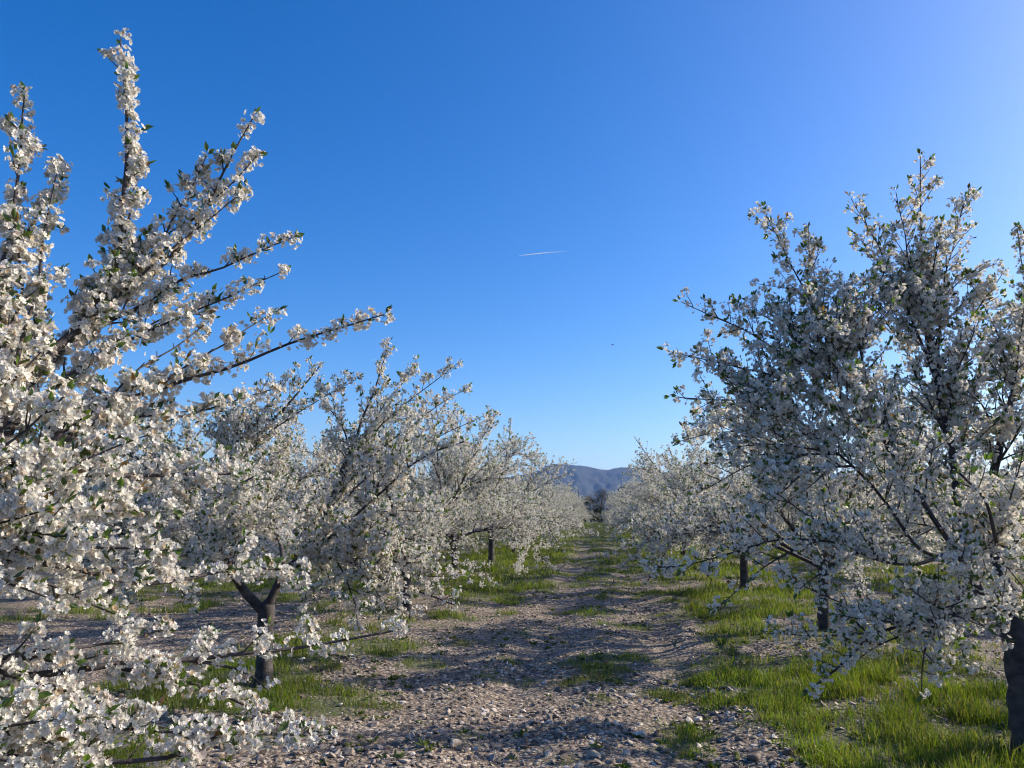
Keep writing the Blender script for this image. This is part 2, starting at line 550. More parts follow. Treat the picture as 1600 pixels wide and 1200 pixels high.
# ------------------------------------------------------------------ cherry trees
def grow(seed, origin, trunk, limbs, detail=False, dens=1.0, keep=None, side=1.0, spur=0.060, per=6.0, scale=1.0, leafy_n=1.0):
    """origin: base of the trunk.  trunk: (height, radius, lean x, lean y).
    limbs: list of dict(via=[points], r=base radius, side=(length, step), leaders=[(t, tip, lift)]) in place coordinates.
    Returns the meshes, in coordinates relative to the origin."""
    rng = np.random.default_rng(seed)
    O = np.asarray(origin, float)
    H, R0, lx, ly = trunk
    tb = Tubes()
    top = O + np.array([lx, ly, H])
    nT = 16
    tt = np.linspace(0, 1, nT)
    P = O[None] + np.stack([lx * tt ** 1.4, ly * tt ** 1.4, -0.12 + (H + 0.12) * tt], -1)
    P[1:-1, :2] += rng.normal(0, R0 * 0.07, (nT - 2, 2))
    Rr = R0 * (1.0 + 0.30 * np.exp(-tt * 9) + 0.35 * np.exp(-tt * 30) - 0.16 * tt + 0.10 * np.exp(-((tt - 1) / 0.12) ** 2))
    tb.add(P - O, Rr, 14)
    # trunk bark roughness
    tv = np.concatenate(tb.V); ax = np.array([0, 0, 1.0])
    tv[:, :2] += rng.normal(0, R0 * 0.035, (len(tv), 2))
    tb.V = [tv]

    twigs = []; spans = []
    limb_tubes = [Tubes() for _ in limbs]

    def add_tw(P, ra, rb, lvl, li, flower):
        n = len(P)
        s = np.linspace(0, 1, n)
        Rv = ra + (rb - ra) * s ** (0.62 if lvl == 1 else 0.85)
        k = 9 if ra > 0.03 else (6 if ra > 0.012 else (4 if ra > 0.005 else 3))
        limb_tubes[li].add(P - O, Rv, k)
        twigs.append((P, Rv, lvl, flower))

    def ok(p):
        if p[2] < 0.35: return False
        return True if keep is None else keep(p)

    def sprout(p, d, length, ra, lvl, li, droop=0.0):
        d = norm(d)
        m = max(3, int(length / 0.07))
        P = [p.copy()]
        v = d.copy()
        for i in range(m):
            v = norm(v + np.array([0, 0, 0.035 - droop]) + rng.normal(0, 0.10, 3))
            q = P[-1] + v * length / m
            if not ok(q): break
            P.append(q)
        if len(P) < 3: return
        P = np.array(P)
        add_tw(P, ra, 0.0022, lvl, li, 1.0)
        L = np.linalg.norm(np.diff(P, axis=0), axis=1).sum()
        if lvl < 3 and L > 0.3:
            s = rng.uniform(0.08, 0.16)
            while s < L * 0.92:
                i = min(len(P) - 2, int(s / L * (len(P) - 1)))
                t = norm(P[i + 1] - P[i])
                r = norm(np.cross(t, rng.normal(0, 1, 3)))
                dd = norm(t * rng.uniform(0.5, 1.1) + r * rng.uniform(0.6, 1.0) + np.array([0, 0, 0.30 - droop * 3]))
                sprout(P[i], dd, rng.uniform(0.12, 0.42) * (1.15 - 0.6 * s / L) * scale, 0.0032, 3, li, droop)
                s += rng.uniform(0.10, 0.22) / side

    def dress(P, li, length, step, r_at, a0=0.22, droop=0.0):
        seg = np.linalg.norm(np.diff(P, axis=0), axis=1); L = seg.sum()
        cum = np.concatenate([[0], np.cumsum(seg)])
        s = L * a0
        while s < L * 0.985:
            i = min(len(P) - 2, np.searchsorted(cum, s) - 1)
            t = norm(P[i + 1] - P[i])
            r = norm(np.cross(t, rng.normal(0, 1, 3)))
            if r[2] < -0.3 and rng.random() < 0.5: r = -r
            f = s / L
            dd = norm(t * rng.uniform(0.45, 1.0) + r * rng.uniform(0.7, 1.1) + np.array([0, 0, 0.38 - droop * 5]))
            ln = length * rng.uniform(0.35, 1.25) * (1.15 - 0.92 * f)
            sprout(P[i], dd, ln, min(0.0075, max(0.004, r_at(f) * 0.5)), 2, li, droop)
            s += step * rng.uniform(0.6, 1.4)

    made = []
    for li, lb in enumerate(limbs):
        r = lb.get('r', 0.05)
        st = top + np.array([0, 0, -0.06])
        via = [np.asarray(v, float) for v in lb['via']]
        if 'on' in lb:
            q = made[lb['on'][0]]
            st = q[0][int(lb['on'][1] * (len(q[0]) - 1))]
            r = min(r, 0.72 * (q[1] + (0.006 - q[1]) * lb['on'][1] ** 0.62))
            via = via[1:]
        P = curve([st] + via, 0.09, rng, wob=0.02)
        made.append((P, r))
        add_tw(P, r, lb.get('r1', 0.006), 1, li, 0.8)
        ln, sp = lb.get('side', (0.7, 0.2))
        dr = lb.get('droop', 0.0)
        dress(P, li, ln * scale, sp / side, lambda f, r=r: r * (1 - f), lb.get('a0', 0.25), dr)
        for (t, tip, lift) in lb.get('leaders', []):
            i = int(t * (len(P) - 1))
            a = P[i]; b = np.asarray(tip, float)
            tg = norm(P[min(i + 1, len(P) - 1)] - P[max(i - 1, 0)])
            D = np.linalg.norm(b - a)
            mid = a * 0.5 + b * 0.5 + np.array([0, 0, lift]) * D
            mid = mid * 0.8 + (a + tg * D * 0.5) * 0.2
            Q = curve([a, mid, b], 0.08, rng, wob=0.018)
            ra = min(r * (1 - t) * 0.6 + 0.004, 0.013)
            add_tw(Q, ra, 0.0025, 1, li, 0.95)
            dress(Q, li, ln * 0.62 * scale, sp * 0.85 / side, lambda f, ra=ra: ra * (1 - f) + .004, 0.2, dr)

    # ---- flowers: clusters on spurs along every thin stretch of wood
    cen = []; axs = []; tipflag = []; perp = []
    for P, Rv, lvl, fl in twigs:
        seg = np.linalg.norm(np.diff(P, axis=0), axis=1); L = seg.sum(); cum = np.concatenate([[0], np.cumsum(seg)])
        n = int(L / spur)
        if n < 1: continue
        s = (np.arange(n) + rng.random(n) * 0.8) * spur + 0.02
        s = s[s < L]
        if lvl > 1: s = s[s > 0.03]
        if lvl > 1 or L > 0: s = np.concatenate([s, [L]])
        rr = np.interp(s, cum, Rv)
        ph = rng.random() * 100
        patch = vnoise(s * 4.5 + ph, np.full(len(s), ph)) # bare stretches
        prob = fl * dens * np.where(rr > 0.020, 0.0, np.where(rr > 0.012, 0.35, 1.0)) * np.where(patch < 0.25, 0.15, 1.0)
        if lvl == 1: prob = prob * 0.85
        m = (rng.random(len(s)) < prob)
        m[-1] = True
        s2 = s[m]
        c = np.stack([np.interp(s2, cum, P[:, k]) for k in range(3)], -1)
        i = np.clip(np.searchsorted(cum, s2) - 1, 0, len(P) - 2)
        cen.append(c); axs.append(norm(P[i + 1] - P[i]))
        tf = np.zeros(len(s2)); tf[-1] = 1; tipflag.append(tf)
    cen = np.concatenate(cen); axs = np.concatenate(axs); tipf = np.concatenate(tipflag)
    nC = len(cen)
    cnt = rng.poisson(per * rng.choice([0.35, 1.0, 1.5], nC, p=[0.25, 0.45, 0.30]))
    side_d = norm(np.cross(axs, rng.normal(0, 1, (nC, 3))))
    side_d = norm(side_d + np.array([0, 0, 0.15]))
    cid = np.repeat(np.arange(nC), cnt)
    nF = len(cid)
    d = norm(side_d[cid] * 0.35 + norm(rng.normal(0, 1, (nF, 3))) * 0.9 + axs[cid] * tipf[cid][:, None] * 0.7)
    ln = 0.012 + 0.030 * rng.random(nF) ** 0.6
    pos = cen[cid] + side_d[cid] * 0.014 + d * ln[:, None] + rng.normal(0, 0.006, (nF, 3))
    face = norm(d + rng.normal(0, 0.45, (nF, 3)) + np.array([0, 0, 0.05]))
    size = rng.uniform(0.0112, 0.0162, nF)
    v = rng.uniform(0.82, 1.04, (nF, 1)); pink = rng.random((nF, 1)) < 0.08
    tint = np.where(pink, np.array([1.0, 0.90, 0.87]), np.array([1.0, 0.995, 0.98])) * v
    old = rng.random((nF, 1)) < 0.035
    tint = np.where(old, np.array([0.62, 0.50, 0.36]), tint)
    half = nF // 2
    parts = [scatter(flower_shape(detail, 0.25), pos[:half], face[:half], size[:half], rng, tint[:half]),
             scatter(flower_shape(detail, 0.75), pos[half:], face[half:], size[half:] * 0.95, rng, tint[half:])]
    bV, bT, bC = pack(parts)
    blossom = mesh_np('blossom', bV - O, bT, M_PETAL, colors=bC)

    # ---- young leaves in small tufts between the flowers and at the tips, and short flower stalks
    lp = (rng.random(nC) < 0.50 * leafy_n) | (tipf > 0.5)
    li_ = np.nonzero(lp)[0]
    cn = rng.integers(2, 6, len(li_))
    lid = np.repeat(li_, cn)
    nL = len(lid)
    tuft = norm(side_d * 0.8 + axs * 0.9 + np.array([0, 0, 0.35]))
    tuft[tipf > 0.5] = norm(axs[tipf > 0.5] + np.array([0, 0, 0.15]))
    ld = norm(tuft[lid] + norm(rng.normal(0, 1, (nL, 3))) * 0.62)
    lpz = cen[lid] + ld * 0.012 + tuft[lid] * rng.uniform(0.0, 0.025, (nL, 1))
    ls = rng.uniform(0.020, 0.052, nL)
    g = rng.random((nL, 1))
    lt = np.array([0.060, 0.105, 0.022]) * (1 - g) + np.array([0.115, 0.175, 0.030]) * g
    br = rng.random((nL, 1)) < 0.10
    lt = np.where(br, np.array([0.15, 0.085, 0.035]), lt) * rng.uniform(0.75, 1.2, (nL, 1))
    parts = [scatter(LEAF, lpz, ld, ls, rng, lt)]
    if detail:
        sv = np.stack([cen[cid], cen[cid] + norm(np.cross(d, rng.normal(0, 1, d.shape))) * 0.0016, pos], 1).reshape(-1, 3)
        sel = np.arange(nF * 3).reshape(-1, 3)
        parts.append((sv, sel, np.tile(np.array([[0.10, 0.15, 0.04]]), (len(sv), 1))))
    fV, fT, fC = pack(parts)
    foliage = mesh_np('foliage', fV - O, fT, M_LEAF, colors=fC)
    print('tree', seed, 'twigs', len(twigs), 'clusters', nC, 'flowers', nF, 'leaves', nL)
    return dict(trunk=tb.mesh('trunk', M_BARK), limbs=[t.mesh('limb', M_BARK) for t in limb_tubes], blossom=blossom, foliage=foliage)


def plant(parts, loc, rz, label, group, s=1.0):
    root = empty('cherry_tree', loc, rz)
    root.scale = (s, s, s)
    tag(root, label, 'cherry tree', group)
    link('trunk', parts['trunk'], root)
    for m in parts['limbs']:
        link('limb', m, root)
    link('blossom', parts['blossom'], root)
    link('foliage', parts['foliage'], root)
    return root


def generic_limbs(seed, O, H, top_z, reach_x, reach_y, n=9):
    rng = np.random.default_rng(seed + 900)
    O = np.asarray(O, float)
    out = []
    a0 = rng.random() * 6.28
    for i in range(n):
        a = a0 + i * 2 * math.pi / n + rng.normal(0, 0.18)
        low = (i % 2 == 0)
        e = np.array([math.cos(a) * reach_x, math.sin(a) * reach_y, 0])
        if low:
            tip = O + e * rng.uniform(0.85, 1.0) + np.array([0, 0, rng.uniform(0.5, 1.0)])
            m1 = O + e * 0.30 + np.array([0, 0, H + 0.30]); m2 = O + e * 0.65 + np.array([0, 0, H + 0.45])
            lb = dict(via=[m1, m2, tip], r=0.032, side=(0.70, 0.15), droop=0.02)
            lb['leaders'] = [(0.5, O + e * 0.75 + np.array([rng.normal(0, .4), rng.normal(0, .4), rng.uniform(1.4, 1.9)]), 0.02),
                             (0.6, O + e * 0.9 + np.array([rng.normal(0, .6), rng.normal(0, .6), rng.uniform(0.5, 0.9)]), 0.10),
                             (0.75, O + e * 0.8 + np.array([rng.normal(0, .7), rng.normal(0, .7), rng.uniform(0.5, 1.0)]), 0.10),
                             (0.4, O + e * 0.5 + np.array([rng.normal(0, .8), rng.normal(0, .8), rng.uniform(0.9, 1.5)]), 0.05)]
        else:
            hz = top_z * rng.uniform(0.78, 1.0)
            tip = O + e * rng.uniform(0.40, 0.72) + np.array([0, 0, hz])
            m1 = O + e * 0.16 + np.array([0, 0, H + 0.40]); m2 = O + e * 0.40 + np.array([0, 0, H + (hz - H) * 0.55])
            lb = dict(via=[m1, m2, tip], r=0.038, side=(0.72, 0.15))
            ld = []
            for q in range(4):
                t = rng.uniform(0.3, 0.8)
                aa = a + rng.normal(0, 0.6)
                ee = np.array([math.cos(aa) * reach_x, math.sin(aa) * reach_y, 0]) * rng.uniform(0.55, 1.0)
                ld.append((t, O + ee + np.array([0, 0, top_z * rng.uniform(0.50, 0.88)]), rng.uniform(-0.03, 0.08)))
            lb['leaders'] = ld
        out.append(lb)
    return out


# ---- the leaning near tree on the left: its trunk stands outside the frame
def O3(x, y): return np.array([x, y, float(ground_h(np.array(x), np.array(y)))])


oA = O3(-3.3, 2.0)
near_left = grow(11, oA, (0.85, 0.11, 0.1, 0.05), [
    dict(via=[at(-90, 760, 2.35), at(30, 585, 2.7), at(130, 500, 2.9), at(188, 380, 3.0), at(198, 220, 3.03), at(188, 60, 3.05)], r=0.052, r1=0.003, side=(0.22, 0.10), a0=0.35,
         leaders=[(0.40, at(20, 330, 2.8), 0.05), (0.45, at(90, 265, 2.9), 0.03), (0.50, at(60, 420, 3.0), 0.0), (0.62, at(215, 250, 3.1), 0.03)]),
    dict(via=[at(-120, 740, 2.3), at(-40, 560, 2.55), at(10, 400, 2.75), at(38, 150, 2.85)], r=0.045, r1=0.003, side=(0.24, 0.10),
         leaders=[(0.5, at(-60, 250, 2.7), 0.03), (0.6, at(95, 280, 2.95), 0.02)]),
    dict(via=[at(-60, 770, 2.4), at(40, 600, 2.8), at(150, 490, 3.05), at(270, 400, 3.2), at(395, 185, 3.3)], r=0.045, r1=0.003, side=(0.20, 0.10),
         leaders=[(0.72, at(322, 245, 3.2), -0.03), (0.62, at(455, 372, 3.25), 0.0), (0.55, at(380, 300, 3.25), 0.0), (0.50, at(440, 425, 3.35), -0.02),
                  (0.48, at(300, 470, 3.3), 0.0), (0.60, at(250, 380, 3.1), 0.05), (0.66, at(400, 245, 3.3), -0.02)]),
    dict(via=[at(-70, 790, 2.4), at(130, 650, 2.9), at(350, 575, 3.2), at(480, 530, 3.3), at(598, 492, 3.35)], r=0.030, r1=0.003, side=(0.16, 0.11), a0=0.30,
         leaders=[(0.42, at(430, 487, 3.4), 0.0), (0.35, at(330, 500, 3.2), 0.0), (0.50, at(330, 640, 3.3), 0.02), (0.40, at(420, 610, 3.4), 0.0)]),
    dict(via=[at(-110, 800, 2.2), at(0, 715, 2.35), at(90, 740, 2.5), at(200, 745, 2.75), at(360, 740, 3.0)], r=0.030, side=(0.40, 0.10),
         leaders=[(0.4, at(100, 620, 2.3), 0.0), (0.4, at(150, 840, 2.3), 0.0), (0.55, at(260, 800, 2.8), 0.0), (0.5, at(230, 680, 2.6), 0.0)]),
    dict(via=[at(-120, 860, 2.2), at(0, 870, 2.3), at(110, 880, 2.5), at(240, 910, 2.8), at(360, 890, 3.2), at(470, 890, 3.5)], r=0.022, side=(0.36, 0.15), droop=0.01,
         leaders=[(0.4, at(60, 800, 2.2), 0.0), (0.5, at(180, 960, 2.6), 0.0), (0.45, at(90, 940, 2.2), 0.0), (0.5, at(260, 860, 2.5), 0.0)]),
    dict(via=[at(-150, 1040, 2.3), at(0, 1052, 2.45), at(170, 1038, 2.7), at(330, 1025, 2.95), at(470, 1012, 3.15), at(620, 985, 3.35)], r=0.030, r1=0.004, side=(0.26, 0.24), a0=0.3, droop=0.02,
         leaders=[(0.45, at(275, 1140, 2.7), -0.05), (0.45, at(255, 985, 2.85), 0.0), (0.62, at(440, 1120, 3.0), -0.03), (0.72, at(420, 1080, 3.2), 0.0),
                  (0.30, at(85, 1180, 2.45), -0.02), (0.32, at(150, 1160, 2.5), 0.0)]),
    dict(via=[at(-200, 1150, 2.1), at(-60, 1180, 2.2), at(120, 1190, 2.3), at(260, 1185, 2.4), at(340, 1150, 2.5)], r=0.022, side=(0.26, 0.13), droop=0.0,
         leaders=[(0.4, at(40, 1090, 2.2), 0.0), (0.5, at(150, 1120, 2.2), 0.0), (0.6, at(200, 1240, 2.3), 0.0), (0.6, at(500, 1150, 2.7), 0.02)]),
], detail=True, keep=lambda p: p[0] < -0.78 - 0.0 and p[1] > 1.5, spur=0.042, per=17, dens=0.97, scale=1.0)
plant(near_left, oA, 0, 'nearest blossoming cherry tree, its long branches reaching in from the left edge', 'cherry trees of the left row')

# ---- first whole tree on the left: forked trunk
oB = O3(-3.03, 6.85)
first_left = grow(23, oB, (0.69, 0.080, 0.0, 0.0), [
    dict(via=[at(388, 930, 6.8), at(362, 890, 6.75), at(345, 840, 6.7), at(345, 750, 6.8), at(400, 690, 7.0), at(500, 572, 7.2)], r=0.052, side=(0.62, 0.15),
         leaders=[(0.45, at(420, 590, 6.6), 0.02), (0.55, at(455, 585, 7.0), 0.0), (0.5, at(380, 640, 6.3), 0.03), (0.5, at(560, 590, 7.0), 0.0)]),
    dict(via=[at(424, 935, 6.85), at(445, 895, 6.9), at(492, 840, 7.0), at(540, 720, 7.0), at(580, 620, 7.0), at(608, 535, 7.0)], r=0.050, r1=0.003, side=(0.50, 0.15),
         leaders=[(0.45, at(650, 565, 6.9), 0.0), (0.52, at(715, 568, 6.9), 0.0), (0.42, at(730, 605, 6.8), 0.0), (0.35, at(755, 650, 6.8), 0.0), (0.6, at(500, 620, 6.6), 0.0)]),
    dict(on=(1, 0.16), via=[at(430, 930, 6.75), at(480, 870, 6.6), at(560, 800, 6.4), at(650, 720, 6.4), at(725, 690, 6.5)], r=0.028, side=(0.60, 0.14),
         leaders=[(0.5, at(690, 800, 6.2), 0.0), (0.4, at(640, 850, 6.3), 0.02), (0.6, at(650, 640, 6.4), 0.0)]),
    dict(on=(1, 0.12), via=[at(440, 890, 6.7), at(500, 865, 6.4), at(600, 905, 6.2), at(710, 945, 6.3)], r=0.026, side=(0.50, 0.13), droop=0.02,
         leaders=[(0.5, at(560, 985, 5.9), 0.0), (0.35, at(475, 950, 6.2), 0.0), (0.4, at(525, 925, 6.4), 0.0), (0.6, at(655, 955, 6.0), 0.0), (0.65, at(720, 900, 6.5), 0.0), (0.5, at(600, 865, 6.6), 0.0), (0.5, at(680, 880, 6.4), 0.0), (0.6, at(610, 960, 6.0), 0.0)]),
    dict(on=(0, 0.16), via=[at(375, 900, 6.95), at(350, 840, 7.1), at(290, 780, 7.2), at(200, 700, 7.4), at(130, 590, 7.6)], r=0.040, side=(0.70, 0.15),
         leaders=[(0.5, at(250, 620, 7.2), 0.0), (0.6, at(160, 700, 7.0), 0.0), (0.4, at(330, 650, 7.5), 0.0), (0.55, at(80, 690, 7.7), 0.0)]),
    dict(on=(0, 0.12), via=[at(378, 905, 6.65), at(320, 865, 6.4), at(240, 850, 6.3), at(150, 830, 6.2), at(60, 880, 6.3)], r=0.024, side=(0.65, 0.14), droop=0.015,
         leaders=[(0.5, at(200, 960, 6.0), 0.0), (0.4, at(300, 950, 6.2), 0.0), (0.6, at(110, 920, 6.0), 0.0), (0.3, at(330, 900, 5.9), 0.0), (0.5, at(120, 760, 6.3), 0.0)]),
    dict(on=(1, 0.14), via=[at(400, 880, 7.3), at(430, 790, 8.0), at(450, 700, 8.5), at(440, 640, 8.8)], r=0.034, side=(0.75, 0.15),
         leaders=[(0.5, at(540, 700, 8.6), 0.0), (0.6, at(350, 680, 8.8), 0.0), (0.5, at(560, 830, 8.8), 0.0)]),
    dict(on=(0, 0.20), via=[at(400, 870, 6.4), at(385, 800, 5.8), at(380, 760, 5.3), at(395, 745, 4.9)], r=0.024, side=(0.62, 0.14), droop=0.01,
         leaders=[(0.5, at(310, 850, 5.4), 0.0), (0.6, at(450, 840, 5.2), 0.0), (0.7, at(330, 780, 4.9), 0.0)]),
], detail=True, keep=lambda p: p[0] < -1.0 and p[2] > 0.55 and p[2] < 3.35, spur=0.055, per=12, side=1.8, dens=0.97)
plant(first_left, oB, 0, 'cherry tree with a low forked trunk standing in bright grass, left of the track', 'cherry trees of the left row')

# ---- big tree on the right edge
oC = O3(2.72, 5.5)
near_right = grow(37, oC, (1.02, 0.094, -0.02, 0.0), [
    dict(via=[at(1540, 940, 5.4), at(1510, 850, 5.4), at(1475, 650, 5.5), at(1440, 480, 5.6), at(1438, 245, 5.6)], r=0.046, r1=0.003, side=(0.58, 0.11),
         leaders=[(0.50, at(1330, 310, 5.6), 0.0), (0.55, at(1400, 300, 5.4), 0.0), (0.62, at(1335, 365, 5.7), 0.0), (0.5, at(1512, 300, 5.9), 0.0), (0.6, at(1470, 350, 5.5), 0.0), (0.45, at(1565, 430, 5.4), 0.0), (0.4, at(1530, 500, 5.1), 0.0), (0.38, at(1370, 480, 5.7), 0.0)]),
    dict(on=(0, 0.12), via=[at(1530, 930, 5.3), at(1480, 840, 5.2), at(1390, 700, 5.2), at(1290, 520, 5.2), at(1192, 325, 5.2)], r=0.040, r1=0.003, side=(0.60, 0.11),
         leaders=[(0.50, at(1205, 470, 5.2), 0.0), (0.55, at(1150, 470, 5.3), 0.0), (0.45, at(1065, 472, 5.1), 0.0), (0.42, at(1042, 548, 5.2), 0.0), (0.62, at(1260, 370, 5.3), 0.0), (0.55, at(1330, 440, 5.5), 0.0), (0.5, at(1390, 400, 5.3), 0.0)]),
    dict(on=(1, 0.12), via=[at(1520, 950, 5.2), at(1440, 860, 5.1), at(1330, 730, 5.0), at(1200, 640, 5.1), at(1050, 620, 5.3)], r=0.045, r1=0.003, side=(0.62, 0.11),
         leaders=[(0.5, at(1120, 700, 5.0), 0.0), (0.55, at(1090, 560, 5.2), 0.0), (0.45, at(1180, 800, 4.8), 0.0), (0.5, at(1090, 770, 5.2), 0.0), (0.6, at(1060, 690, 5.6), 0.0), (0.6, at(1170, 600, 4.8), 0.0)]),
    dict(via=[at(1560, 900, 5.5), at(1550, 760, 5.6), at(1560, 690, 5.6), at(1600, 560, 5.8), at(1640, 330, 6.0)], r=0.045, side=(0.58, 0.15),
         leaders=[(0.55, at(1590, 360, 5.8), 0.0), (0.5, at(1510, 430, 5.5), 0.0), (0.6, at(1690, 420, 6.0), 0.0), (0.35, at(1500, 600, 5.2), 0.0), (0.4, at(1600, 480, 5.3), 0.0), (0.3, at(1620, 640, 5.1), 0.0)]),
    dict(on=(3, 0.14), via=[at(1620, 900, 5.5), at(1720, 760, 5.6), at(1820, 620, 5.8), at(1900, 480, 6.0)], r=0.055, side=(0.70, 0.17),
         leaders=[(0.5, at(1700, 560, 5.5), 0.0), (0.6, at(1980, 700, 6.0), 0.0), (0.4, at(1650, 700, 5.0), 0.0)]),
    dict(on=(0, 0.18), via=[at(1560, 930, 5.9), at(1500, 850, 6.6), at(1440, 740, 7.2), at(1400, 600, 7.5)], r=0.05, side=(0.70, 0.16),
         leaders=[(0.5, at(1330, 700, 7.4), 0.0), (0.6, at(1500, 560, 7.4), 0.0), (0.5, at(1300, 820, 7.2), 0.0)]),
    dict(on=(1, 0.06), via=[at(1540, 980, 5.1), at(1480, 960, 4.8), at(1390, 985, 4.6), at(1270, 1075, 4.5)], r=0.028, side=(0.42, 0.13), droop=0.03,
         leaders=[(0.5, at(1440, 1080, 4.6), 0.0), (0.6, at(1310, 960, 4.4), 0.0), (0.4, at(1400, 900, 4.5), 0.0), (0.6, at(1230, 900, 4.8), 0.0), (0.5, at(1340, 1030, 4.9), 0.0), (0.7, at(1200, 990, 4.7), 0.0), (0.3, at(1570, 1000, 4.7), 0.05), (0.35, at(1510, 1040, 4.6), 0.0), (0.2, at(1620, 960, 4.8), 0.05)]),
    dict(on=(1, 0.12), via=[at(1520, 930, 5.2), at(1400, 880, 4.9), at(1280, 840, 4.7), at(1170, 856, 4.6), at(1085, 880, 4.55), at(1012, 888, 4.5)], r=0.026, r1=0.003, side=(0.34, 0.15), a0=0.3, droop=0.02,
         leaders=[(0.45, at(1250, 920, 4.6), 0.0), (0.45, at(1200, 760, 4.8), 0.0), (0.55, at(1120, 950, 4.7), 0.0), (0.35, at(1330, 800, 4.6), 0.0)]),
    dict(on=(3, 0.14), via=[at(1580, 930, 4.9), at(1560, 850, 4.5), at(1540, 780, 4.2), at(1500, 740, 4.0)], r=0.035, side=(0.48, 0.14),
         leaders=[(0.6, at(1600, 700, 4.0), 0.0), (0.5, at(1480, 880, 4.2), 0.0), (0.6, at(1620, 880, 4.2), 0.0)]),
], detail=True, keep=lambda p: p[2] > 0.62 and p[1] > 3.6 and p[0] > 0.2, spur=0.058, per=10.5, dens=0.92, side=1.75)
plant(near_right, oC, 0, 'tallest cherry tree, backlit at the right edge, with its thick dark trunk in long grass', 'cherry trees of the right row')

# ---- further trees: six grown ones, copied down the rows
oG = np.zeros(3)
VAR = []
for k, (sd, H, tr, tz, rx, ry) in enumerate([(41, 0.80, 0.082, 3.35, 2.5, 2.9), (42, 0.72, 0.075, 3.15, 2.5, 2.9), (43, 0.90, 0.088, 3.60, 2.45, 2.85),
                                            (44, 0.78, 0.08, 3.3, 2.5, 2.9), (45, 0.85, 0.08, 3.5, 2.5, 2.85)]):
    VAR.append(grow(sd, oG, (H, tr, 0.03 * (k - 2), 0.02), generic_limbs(sd, oG, H, tz, rx, ry), detail=False,
                    keep=lambda p: abs(p[0]) < 2.55 and abs(p[1]) < 3.0, spur=0.070, per=11, dens=0.95, side=1.6))

ORD = ['first', 'second', 'third', 'fourth', 'fifth', 'sixth', 'seventh', 'eighth']
protos = {}
rr = random.Random(8)


def put(vi, x, y, flip, s, label, group):
    z = float(ground_h(np.array(x), np.array(y))) - 0.02
    rz = (math.pi if flip else 0) + rr.uniform(-0.25, 0.25)
    if vi not in protos:
        r = plant(VAR[vi], (x, y, z), rz, label, group, s)
        protos[vi] = r
    else:
        r = copy_tree(protos[vi])
        r.location = (x, y, z); r.rotation_euler = (0, 0, rz); r.scale = (s, s, s)
        tag(r, label, 'cherry tree', group)
    return r


N_ROW = 17
for i in range(2, N_ROW):
    y = 1.75 + STEP * i + rr.uniform(-0.15, 0.15)
    n = i - 1
    gl = 'cherry trees of the left row'
    if n <= 7:
        lab = {1: 'second whole cherry tree of the left row, directly behind the fork-trunked one',
               2: 'third cherry tree of the left row, its dark straight trunk rising clear of the grass'}.get(
            n, '%s cherry tree of the left row counted from the fork-trunked one' % ORD[n])
    else:
        lab = 'small distant white cherry tree at the far end of the left row'
        gl = 'far trees of the left row'
    put([0, 3, 1, 4, 2][i % 5], -3.15 + rr.uniform(-0.12, 0.12), y, i % 2, rr.uniform(1.06, 1.12) if i < 5 else rr.uniform(0.94, 1.04), lab, gl)
for i in range(1, N_ROW):
    y = 5.45 + STEP * i + rr.uniform(-0.15, 0.15)
    gl = 'cherry trees of the right row'
    if i <= 7:
        lab = {1: 'cherry tree just behind the tallest one on the right, dark trunk in sunlit yellow-green grass',
               2: 'third cherry tree of the right row, its slim trunk showing under the blossom'}.get(
            i, '%s cherry tree of the right row counted from the tallest one' % ORD[i])
    else:
        lab = 'small distant white cherry tree at the far end of the right row'
        gl = 'far trees of the right row'
    put([2, 4, 1, 3, 0][i % 5], 2.85 + rr.uniform(-0.12, 0.12), y, (i + 1) % 2, rr.uniform(1.02, 1.10) if i < 4 else rr.uniform(0.94, 1.04), lab, gl)
# rows behind, seen through the gaps
for row, side_, n0, n1 in ((-9.1, 'left', 1, 12), (-15.0, 'left', 2, 11), (8.7, 'right', 1, 12), (14.6, 'right', 2, 10)):
    for i in range(n0, n1):
        far = abs(row) > 10
        lab = 'white cherry tree of the %s row %s of the track, seen through gaps' % ('third' if far else 'second', side_)
        put(rr.randrange(5), row + rr.uniform(-0.15, 0.15), 3.2 + STEP * i + rr.uniform(-0.3, 0.3), rr.random() < 0.5, rr.uniform(0.92, 1.03), lab,
            'cherry trees of the %s row on the %s' % ('third' if far else 'second', side_))


# ------------------------------------------------------------------ stones
def stone_shapes(n, rng):
    import bmesh
    out = []
    for k in range(n):
        bm = bmesh.new()
        bmesh.ops.create_icosphere(bm, subdivisions=1 if k < n // 2 else 2, radius=1.0)
        bm.verts.ensure_lookup_table()
        V = np.array([v.co[:] for v in bm.verts])
        T = np.array([[v.index for v in f.verts] for f in bm.faces])
        bm.free()
        # broken faces: shave the ball with a few random planes
        for _ in range(8):
            nrm = norm(rng.normal(0, 1, 3)); dd = rng.uniform(0.30, 0.80)
            q = V @ nrm
            V = V - np.maximum(q - dd, 0)[:, None] * nrm
        V = V * (1 + rng.normal(0, 0.04, (len(V), 1)))
        V = V * np.array([1.0, rng.uniform(0.5, 0.95), rng.uniform(0.26, 0.58)])
        out.append((V, T, np.ones((len(V), 3))))
    return out


srng = np.random.default_rng(77)
SH = stone_shapes(10, srng)


def stone_tint(n):
    a = srng.random((n, 1))
    c = np.array([0.15, 0.118, 0.092]) * (1 - a ** 1.4) + np.array([0.53, 0.450, 0.355]) * a ** 1.7
    w = srng.random((n, 1)) < 0.12
    return np.where(w, np.array([0.60, 0.54, 0.46]), c)


